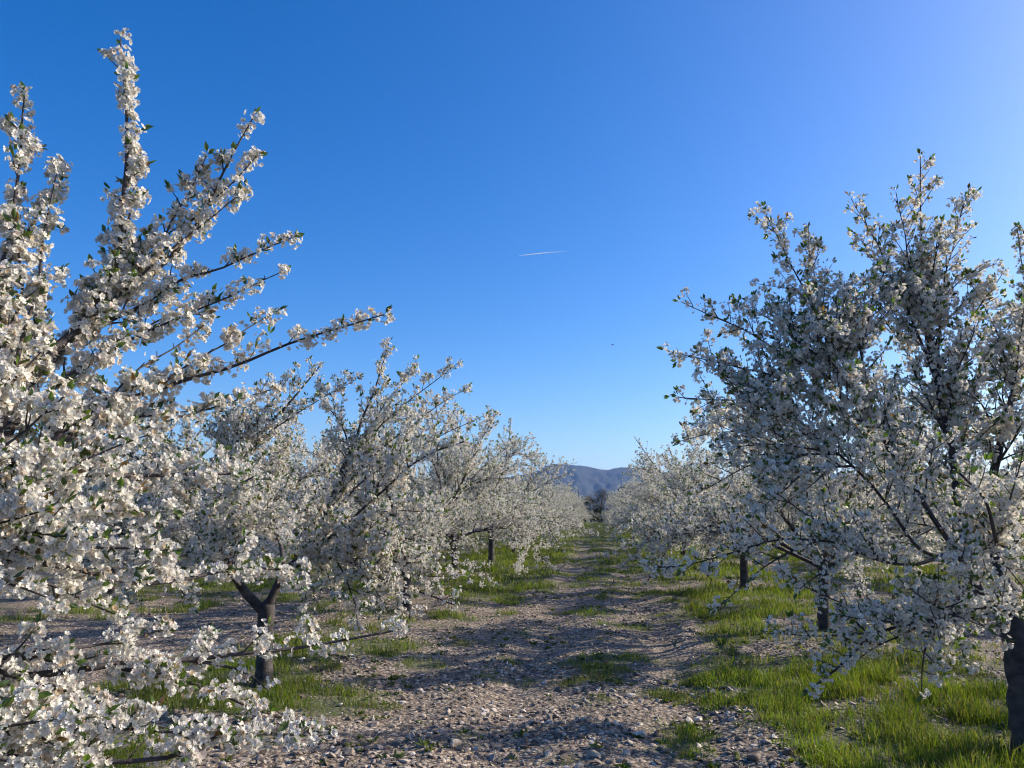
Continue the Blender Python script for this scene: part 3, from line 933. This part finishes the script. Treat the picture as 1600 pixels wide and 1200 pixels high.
def make_gravel():
    parts = []
    tot = 0
    for (x0, x1, y0, y1, n, smin, smax, big) in ((-4.5, 4.2, 3.6, 8.5, 46000, 0.007, 0.046, True), (-8.5, 6.5, 8.5, 16, 42000, 0.010, 0.045, False),
                                          (-12, 8, 16, 34, 26000, 0.015, 0.045, False), (-4, 4, 34, 70, 9000, 0.02, 0.05, False)):
        x = srng.uniform(x0, x1, n); y = srng.uniform(y0, y1, n)
        g = grass_amount(x, y)
        c = fbm(x * 1.6 + 50, y * 1.6, 3)
        ridge = np.exp(-(np.abs(x) / 0.28) ** 2) + np.exp(-((np.abs(x) - 1.1) / 0.3) ** 2)
        pr = (1 - g * 0.93) * np.clip(0.35 + (c - 0.45) * 2.2 + 0.45 * ridge, 0.12, 1)
        m = srng.random(n) < pr
        x = x[m]; y = y[m]
        k = len(x)
        u = srng.random(k)
        s = smin + (smax - smin) * u ** 3.2
        z = ground_h(x, y) + s * 0.08
        pos = np.stack([x, y, z], -1)
        D = norm(np.stack([srng.normal(0, 0.45, k), srng.normal(0, 0.45, k), np.ones(k)], -1))
        which = srng.integers(0, 5, k)
        if big: which = np.where(s > 0.017, which + 5, which)
        tint = stone_tint(k)
        for q in range(10):
            w = which == q
            if w.sum():
                parts.append(scatter(SH[q], pos[w], D[w], s[w], srng, tint[w]))
        tot += k
    V, T, C = pack(parts)
    print('stones', tot, 'tris', len(T))
    tag(link('gravel', mesh_np('gravel', V, T, M_STONE, colors=C)), 'pale pinkish limestone rubble strewn thickly over the soil of the track', 'gravel', kind='stuff')


make_gravel()

# larger stones one could pick out
BIG = [(710, 1168, 0.075), (770, 1178, 0.05), (1000, 1150, 0.06), (1090, 1120, 0.05), (585, 1135, 0.045), (655, 1080, 0.045), (930, 1185, 0.055),
       (860, 1120, 0.05), (985, 1090, 0.05), (620, 1165, 0.05), (1180, 1185, 0.06), (1050, 1060, 0.045), (820, 1050, 0.05), (895, 1010, 0.05),
       (945, 1040, 0.05), (545, 1180, 0.05), (1130, 1150, 0.05), (760, 1110, 0.04), (965, 990, 0.05), (700, 1120, 0.045)]


def ground_pt(px, py):
    p = at(px, py, 1.0)
    t = -EYE / (p[2] - EYE)
    x, y = p[0] * t, t
    return x, y, float(ground_h(np.array(x), np.array(y)))


import bmesh
for i, (px, py, s) in enumerate(BIG):
    x, y, z = ground_pt(px, py)
    bm = bmesh.new()
    bmesh.ops.create_icosphere(bm, subdivisions=3, radius=1.0)
    V = np.array([v.co[:] for v in bm.verts]); T = np.array([[v.index for v in f.verts] for f in bm.faces]); bm.free()
    for _ in range(14):
        nrm = norm(srng.normal(0, 1, 3)); dd = srng.uniform(0.45, 0.85)
        V = V - np.maximum(V @ nrm - dd, 0)[:, None] * nrm
    V = V * np.array([1.0, 0.75, 0.55]) * s * 1.1 * (1 + srng.normal(0, 0.01, (len(V), 1)))
    c = np.tile(stone_tint(1) * 1.1, (len(V), 1))
    o = link('stone', mesh_np('stone', V, T, M_STONE, colors=c))
    o.location = (x, y, z + s * 0.22); o.rotation_euler = (srng.normal(0, .2), srng.normal(0, .2), srng.uniform(0, 6))
    if i == 0: tag(o, 'largest angular pale stone at the left foot of the track', 'stone', 'larger stones on the track')
    else: tag(o, 'fist-sized pale broken stone lying among smaller rubble on the track', 'stone', 'larger stones on the track')


# ------------------------------------------------------------------ grass
def blades(x, y, h, w, rng, col, lean=0.35):
    n = len(x)
    z = ground_h(x, y) - 0.01
    a = rng.uniform(0, 2 * math.pi, n); b = rng.uniform(0, 2 * math.pi, n)
    sx, sy = np.cos(a), np.sin(a); bx, by = np.cos(b), np.sin(b)
    ln = rng.uniform(0.1, 1.0, n) * lean
    V = np.zeros((n, 5, 3))
    base = np.stack([x, y, z], -1); S = np.stack([sx, sy, np.zeros(n)], -1); B = np.stack([bx, by, np.zeros(n)], -1)
    up = np.array([0, 0, 1.0])
    V[:, 0] = base - S * w[:, None]; V[:, 1] = base + S * w[:, None]
    mid = base + up * (h * 0.55)[:, None] + B * (h * ln * 0.35)[:, None]
    V[:, 2] = mid - S * w[:, None] * 0.8; V[:, 3] = mid + S * w[:, None] * 0.8
    V[:, 4] = base + up * (h * (1 - ln * 0.35))[:, None] + B * (h * ln)[:, None]
    T = np.array([[0, 1, 3], [0, 3, 2], [2, 3, 4]])
    T = (T[None] + (np.arange(n) * 5)[:, None, None]).reshape(-1, 3)
    C = np.repeat(col, 5, axis=0)
    return V.reshape(-1, 3), T, C


def make_grass():
    rng = np.random.default_rng(99)
    parts = []
    for (x0, x1, y0, y1, n, h0, h1, w0) in ((0.4, 4.6, 3.7, 8, 110000, 0.05, 0.21, 0.0024), (-4.6, 0.4, 3.9, 8.5, 100000, 0.03, 0.16, 0.0022),
                                            (-9, 7, 8, 16, 190000, 0.05, 0.20, 0.0035), (-12, 9, 16, 32, 170000, 0.06, 0.26, 0.0065),
                                            (-10, 10, 32, 95, 90000, 0.08, 0.28, 0.013)):
        x = rng.uniform(x0, x1, n); y = rng.uniform(y0, y1, n)
        g = grass_amount(x, y)
        cl = fbm(x * 3.3 + 8, y * 3.3 + 2, 3)
        m = rng.random(n) < np.clip(g ** 1.2 * (0.40 + (cl - 0.4) * 2.8), 0.030, 1)
        x = x[m]; y = y[m]; g = g[m]; cl = cl[m]; k = len(x)
        hm = np.clip(0.15 + 0.72 * g, 0.15, 0.85) * (1 - 0.45 * np.exp(-(np.abs(x) / 1.5) ** 4))
        h = (h0 + (h1 - h0) * rng.random(k) ** 1.6) * hm * (0.25 + 1.5 * cl)
        t = rng.random((k, 1)); dry = rng.random((k, 1)) < (0.14 + 0.30 * (1 - g[:, None]))
        tone = fbm(x * 0.8 + 5, y * 0.8, 2)[:, None]
        c = np.array([0.070, 0.125, 0.014]) * (1 - t) + np.array([0.185, 0.225, 0.026]) * t
        c = c * (0.55 + tone * 0.9)
        c = np.where(dry, np.array([0.23, 0.19, 0.09]) * (0.6 + 0.6 * t), c)
        parts.append(blades(x, y, h, np.full(k, w0) * rng.uniform(0.6, 1.6, k), rng, c, 0.75))
    V, T, C = pack(parts)
    print('grass tris', len(T))
    tag(link('grass', mesh_np('grass', V, T, M_GRASS, colors=C)), 'fresh spring grass growing in strips and tufts under the cherry rows', 'grass', kind='stuff')


make_grass()


def make_weeds():
    rng = np.random.default_rng(31)
    n = 5200
    y = 3.9 + 26 * rng.random(n) ** 1.5
    x = rng.uniform(-1, 1, n) * (2.2 + y * 0.4)
    g = grass_amount(x, y)
    c = fbm(x * 1.1 + 70, y * 1.1 + 12, 3)
    m = rng.random(n) < np.clip((c - 0.42) * 3.5 + g * 0.2, 0.05, 0.8)
    x = x[m]; y = y[m]
    cn = rng.integers(5, 12, len(x)); i = np.repeat(np.arange(len(x)), cn); k = len(i)
    a = rng.uniform(0, 6.28, k); up = rng.uniform(0.15, 0.9, k)
    D = norm(np.stack([np.cos(a), np.sin(a), up], -1))
    sz = rng.uniform(0.02, 0.06, len(x))[i] * rng.uniform(0.7, 1.2, k)
    pos = np.stack([x[i], y[i], ground_h(x, y)[i] + 0.005], -1) + D * 0.006
    t = rng.random((len(x), 1))[i]
    col = (np.array([0.05, 0.085, 0.018]) * (1 - t) + np.array([0.13, 0.15, 0.03]) * t) * rng.uniform(0.8, 1.15, (k, 1))
    V, T, C = scatter(LEAF, pos, D, sz, rng, col)
    tag(link('weeds', mesh_np('weeds', V, T, M_LEAF, colors=C)), 'low broad-leaved weeds sprouting between the stones of the track', 'weeds', kind='stuff')


make_weeds()


def make_litter():
    rng = np.random.default_rng(7)
    n = 26000
    y = 3.8 + 30 * rng.random(n) ** 1.7
    x = rng.uniform(-1, 1, n) * (2.5 + y * 0.45)
    m = rng.random(n) < np.clip(0.25 + 0.9 * np.exp(-(row_near(x) / 1.6) ** 2) * fbm(x * 2, y * 2, 3), 0, 1)
    x = x[m]; y = y[m]; k = len(x)
    pos = np.stack([x, y, ground_h(x, y) + rng.uniform(0.004, 0.03, k)], -1)
    V = np.array([(-1, 0, 0), (0, -0.7, .15), (1, 0, 0.1), (0, 0.7, .2)]); T = np.array([(0, 1, 2), (0, 2, 3)])
    D = norm(np.stack([rng.normal(0, .4, k), rng.normal(0, .4, k), np.ones(k)], -1))
    V2, T2, C2 = scatter((V, T, np.ones((4, 3))), pos, D, rng.uniform(0.005, 0.009, k), rng, np.array([0.74, 0.70, 0.62]) * rng.uniform(0.7, 1.05, (k, 1)))
    tag(link('petal_litter', mesh_np('petal_litter', V2, T2, M_PETAL, colors=C2)), 'small white fallen petals scattered over soil and grass', 'petals', kind='stuff')


make_litter()


# ------------------------------------------------------------------ dry twigs lying about
def twig_on_ground(px, py, length, ang, label, forked):
    rng = np.random.default_rng(int(px))
    x, y, z = ground_pt(px, py)
    t = Tubes()
    n = 9
    s = np.linspace(-0.5, 0.5, n) * length
    off = np.cumsum(rng.normal(0, 0.006, n))
    X = s * math.cos(ang) - off * math.sin(ang); Y = s * math.sin(ang) + off * math.cos(ang)
    Z = ground_h(x + X, y + Y) - z + 0.028
    P = np.stack([X, Y, Z], -1)
    t.add(P, np.linspace(0.0055, 0.002, n), 5)
    if forked:
        Q = np.array([P[4], P[4] + [0.05, -0.05, 0.02], P[4] + [0.09, -0.12, 0.015]])
        t.add(Q, np.array([0.004, 0.003, 0.0015]), 4)
        Q = np.array([P[6], P[6] + [-0.01, 0.06, 0.03], P[6] + [0.03, 0.13, 0.03]])
        t.add(Q, np.array([0.003, 0.003, 0.0015]), 4)
    o = link('fallen_twig', t.mesh('fallen_twig', M_TWIG))
    o.location = (x, y, z)
    tag(o, label, 'twig', 'dry twigs on the ground')


M_TWIG = bark_mat('dry_wood', (0.20, 0.16, 0.13), (0.42, 0.36, 0.30), 20)
twig_on_ground(722, 1052, 0.42, 0.05, 'pale straight dry twig with a short fork lying left of the track', True)
twig_on_ground(608, 1148, 0.20, 0.9, 'short pale stick leaning on stones near the bottom edge', False)
twig_on_ground(560, 1050, 0.55, 2.6, 'long thin dry twig lying below the drooping low branch on the left', True)
twig_on_ground(925, 1075, 0.30, 0.7, 'small dry twig lying on the middle ridge of the track', False)
twig_on_ground(860, 975, 0.45, 0.5, 'thin dry twig lying across the left wheel track', True)


# ------------------------------------------------------------------ trees and thicket beyond the orchard
def crown_tree(name, x, y, h, rx, crown0, label, cat, tint, seed, group, n=9000, leaf=0.09, grey=False, clumps=16, trunk_r=0.14):
    rng = np.random.default_rng(seed)
    z0 = 0.0
    root = empty(name, (x, y, z0))
    tag(root, label, cat, group)
    tb = Tubes()
    tb.add(np.array([[0, 0, -0.1], [0.05, 0, h * 0.3], [0.0, 0.08, h * 0.6], [0.05, 0, h * 0.92]]), np.array([trunk_r, trunk_r * .8, trunk_r * .5, 0.02]), 8)
    c0 = []
    for i in range(clumps):
        a = rng.uniform(0, 6.28); f = rng.random()
        zc = h * (crown0 + (0.94 - crown0) * f)
        wr = rx * math.sin(math.pi * (0.16 + 0.74 * f)) * rng.uniform(0.25, 0.85)
        c = np.array([math.cos(a) * wr, math.sin(a) * wr, zc]); c0.append(c)
        b = np.array([0, 0, zc * 0.62])
        tb.add(np.array([b, b * 0.4 + c * 0.6 + [0, 0, -0.1], c]), np.array([trunk_r * 0.45, trunk_r * 0.2, 0.012]), 5)
        if grey:
            for _ in range(26):
                d = norm(rng.normal(0, 1, 3) + norm(c - [0, 0, h * .5]) + [0, 0, 0.4])
                e = c + d * rng.uniform(0.3, 0.9)
                tb.add(np.array([c, c * 0.5 + e * 0.5 + rng.normal(0, .04, 3), e]), np.array([0.012, 0.009, 0.005]), 3)
    link('trunk', tb.mesh('trunk', M_BARK_GREY), root)
    c0 = np.array(c0)
    ci = rng.integers(0, clumps, n)
    sz = rng.uniform(0.35, 0.65, clumps) * rx * 0.62
    d = norm(rng.normal(0, 1, (n, 3)))
    pos = c0[ci] + d * (rng.random((n, 1)) ** 0.5) * sz[ci][:, None] * np.array([1, 1, 0.72])
    pos[:, 2] = np.maximum(pos[:, 2], 0.03)
    t = np.asarray(tint)[None] * rng.uniform(0.6, 1.4, (n, 1))
    V, T, C = scatter(LEAF, pos, norm(d + rng.normal(0, .6, (n, 3))), rng.uniform(0.7, 1.4, n) * leaf, rng, t)
    link('crown', mesh_np('crown', V * np.array([1, 1, 1]), T, M_NEEDLE, colors=C), root)
    return root


DK = (0.020, 0.032, 0.016)
crown_tree('evergreen_tree', -2.6, 103, 5.0, 2.3, 0.15, 'dark green evergreen tree at the end of the track, left of the grey tree', 'evergreen tree', (0.025, 0.045, 0.018), 201, 'trees beyond the orchard')
crown_tree('bare_tree', 0.45, 106, 4.3, 2.4, 0.40, 'round-topped grey-green tree rising in the gap at the end of the track', 'tree', (0.045, 0.050, 0.038), 202, 'trees beyond the orchard', grey=True, n=5000, leaf=0.07)
crown_tree('evergreen_tree', 3.4, 108, 4.9, 2.2, 0.2, 'dark pointed tree at the end of the track, right of the grey tree', 'evergreen tree', (0.022, 0.034, 0.020), 203, 'trees beyond the orchard')
crown_tree('bare_tree', 1.6, 100, 3.4, 1.4, 0.3, 'low brownish leafless tree in front of the dark trees at the end of the track', 'tree', (0.095, 0.080, 0.060), 204, 'trees beyond the orchard', grey=True, n=2500, leaf=0.06)
crown_tree('bare_tree', -1.0, 99, 3.1, 1.3, 0.3, 'low pale grey tree beside the left row end', 'tree', (0.12, 0.11, 0.09), 205, 'trees beyond the orchard', grey=True, n=2500, leaf=0.06)
for k, (bx, by, bh, bw, lb) in enumerate([(-2.2, 95.5, 1.9, 1.7, 'dark shrub closing the left half of the gap at the end of the track'),
                                      (0.1, 96.0, 1.8, 1.6, 'dark shrub closing the middle of the gap at the end of the track'),
                                      (2.4, 95.6, 1.9, 1.7, 'dark shrub closing the right half of the gap at the end of the track')]):
    crown_tree('shrub', bx, by, bh, bw, 0.08, lb, 'shrub', DK, 300 + k, 'shrubs at the end of the track', n=7000, leaf=0.06, trunk_r=0.05)
# a windbreak further along, mostly hidden by blossom
for k in range(14):
    x = -62 + k * 9.2 + rr.uniform(-2, 2)
    if abs(x) < 7: continue
    crown_tree('evergreen_tree', x, 112 + rr.uniform(-5, 8), rr.uniform(4.2, 6.2), rr.uniform(2.4, 3.2), 0.15,
               'dark tree of the windbreak behind the orchard, glimpsed through blossom', 'evergreen tree', (0.030, 0.045, 0.022), 400 + k, 'windbreak behind the orchard', n=6000, leaf=0.11)


# ------------------------------------------------------------------ mast on the summit, vapour trail, bird
def simple_mat(name, col, rough=0.7):
    m, nt, N, L, out = new_mat(name)
    p = N.new('ShaderNodeBsdfPrincipled')
    n = N.new('ShaderNodeTexNoise'); n.inputs['Scale'].default_value = 3
    cr = N.new('ShaderNodeValToRGB')
    cr.color_ramp.elements[0].color = (*[c * 0.8 for c in col], 1); cr.color_ramp.elements[1].color = (*[min(1, c * 1.15) for c in col], 1)
    L.new(n.outputs['Fac'], cr.inputs[0]); L.new(cr.outputs[0], p.inputs['Base Color'])
    p.inputs['Roughness'].default_value = rough
    L.new(p.outputs[0], out.inputs[0])
    return m


def make_mast():
    b = at(862.5, 727, 6000.0); tp = at(862.5, 716.5, 6000.0)
    H = tp[2] - b[2]
    root = empty('radio_mast', tuple(b))
    tag(root, 'slender radio mast on the highest point of the blue mountain', 'mast')
    lat = Tubes()
    for sx, sy in ((1, 1), (1, -1), (-1, 1), (-1, -1)):
        lat.add(np.array([[sx * 4, sy * 4, -15], [sx * 2.2, sy * 2.2, H * 0.5], [sx * 1.2, sy * 1.2, H * 0.85]]), np.array([0.7, 0.6, 0.4]), 5)
    for k in range(10):
        z = k * H * 0.085; w = 3.9 - k * 0.27; s = 1 if k % 2 else -1
        lat.add(np.array([[-w * s, -w, z], [w * s, -w, z + H * 0.085]]), np.array([0.35, 0.35]), 4)
        lat.add(np.array([[-w * s, w, z], [w * s, w, z + H * 0.085]]), np.array([0.35, 0.35]), 4)
    link('lattice', lat.mesh('lattice', M_MAST, False), root)
    a = Tubes(); a.add(np.array([[0, 0, H * 0.8], [0, 0, H]]), np.array([1.2, 0.5]), 6)
    link('antenna', a.mesh('antenna', M_MAST, False), root)


M_MAST = simple_mat('mast_steel', (0.16, 0.15, 0.15))
make_mast()


def make_contrail():
    m, nt, N, L, out = new_mat('vapour')
    d = N.new('ShaderNodeBsdfDiffuse'); d.inputs['Color'].default_value = (0.95, 0.95, 0.95, 1)
    t = N.new('ShaderNodeBsdfTranslucent'); t.inputs['Color'].default_value = (0.95, 0.95, 0.95, 1)
    mx = N.new('ShaderNodeMixShader'); mx.inputs[0].default_value = 0.5
    tr = N.new('ShaderNodeBsdfTransparent')
    m2 = N.new('ShaderNodeMixShader')
    a = N.new('ShaderNodeAttribute'); a.attribute_name = 'tint'
    L.new(d.outputs[0], mx.inputs[1]); L.new(t.outputs[0], mx.inputs[2])
    L.new(a.outputs['Fac'], m2.inputs[0]); L.new(tr.outputs[0], m2.inputs[1]); L.new(mx.outputs[0], m2.inputs[2])
    L.new(m2.outputs[0], out.inputs[0])
    dep = 26000.0
    A, B = at(811, 399.5, dep), at(898, 391.0, dep)
    n, k = 60, 10
    s = np.linspace(0, 1, n)
    P = A[None] * (1 - s[:, None]) + B[None] * s[:, None]
    P[:, 2] += 12 * np.sin(s * 4)
    R = 5 + 8 * np.minimum(s * 5, 1) + 14 * s
    tb = Tubes(); tb.add(P - A, R, k)
    V = np.concatenate(tb.V)
    fade = np.concatenate([np.repeat((1 - s) ** 1.7 * 0.95 * np.minimum(1, 0.5 + s * 6), k), [0]])
    me = mesh_np('contrail', V, np.concatenate(tb.T), m, colors=np.repeat(fade[:, None], 3, 1), smooth=True)
    o = link('contrail', me); o.location = tuple(A)
    tag(o, 'short thin white vapour trail of a jet high in the blue sky', 'vapour trail')


make_contrail()


def make_bird():
    p = at(957, 539, 60.0)
    root = empty('bird', tuple(p), 0.5)
    tag(root, 'tiny dark bird flying in the sky above the track', 'bird')
    b = Tubes(); b.add(np.array([[-0.11, 0, 0], [-0.06, 0, 0], [0.0, 0, 0.0], [0.06, 0, 0.01], [0.09, 0, 0.012]]), np.array([0.012, 0.025, 0.032, 0.022, 0.015]), 8)
    link('body', b.mesh('body', M_BIRD), root)
    for s in (-1, 1):
        V = np.array([[0.04, 0.02 * s, 0.02], [-0.04, 0.02 * s, 0.02], [0.05, 0.12 * s, 0.05], [-0.03, 0.13 * s, 0.05], [-0.02, 0.25 * s, 0.03],
                      [0.04, 0.02 * s, 0.014], [-0.04, 0.02 * s, 0.014], [0.05, 0.12 * s, 0.044], [-0.03, 0.13 * s, 0.044]])
        T = np.array([[0, 1, 3], [0, 3, 2], [2, 3, 4], [5, 8, 6], [5, 7, 8], [7, 4, 8]])
        link('wing', mesh_np('wing', V, T, M_BIRD), root)
    V = np.array([[-0.10, 0, 0.004], [-0.19, 0.03, 0.0], [-0.19, -0.03, 0.0], [-0.10, 0, -0.004]])
    link('tail', mesh_np('tail', V, np.array([[0, 1, 2], [3, 2, 1]]), M_BIRD), root)


M_BIRD = simple_mat('feathers', (0.04, 0.04, 0.045))
make_bird()

# ------------------------------------------------------------------ haze
def make_haze():
    bm = bmesh.new()
    bmesh.ops.create_cube(bm, size=1.0)
    me = bpy.data.meshes.new('haze')
    bm.to_mesh(me); bm.free()
    o = link('haze', me)
    z0, z1 = -8.0, 620.0
    o.scale = (28400, 28400, z1 - z0)
    o.location = (0, 0, (z0 + z1) / 2)
    m, nt, N, L, out = new_mat('haze')
    v = N.new('ShaderNodeVolumePrincipled')
    v.inputs['Color'].default_value = (0.26, 0.50, 1.0, 1)
    v.inputs['Density'].default_value = 0.000048
    v.inputs['Anisotropy'].default_value = 0.2
    L.new(v.outputs[0], out.inputs['Volume'])
    me.materials.append(m)
    tag(o, 'thin blue air haze over the far hills', 'haze', kind='stuff')


make_haze()
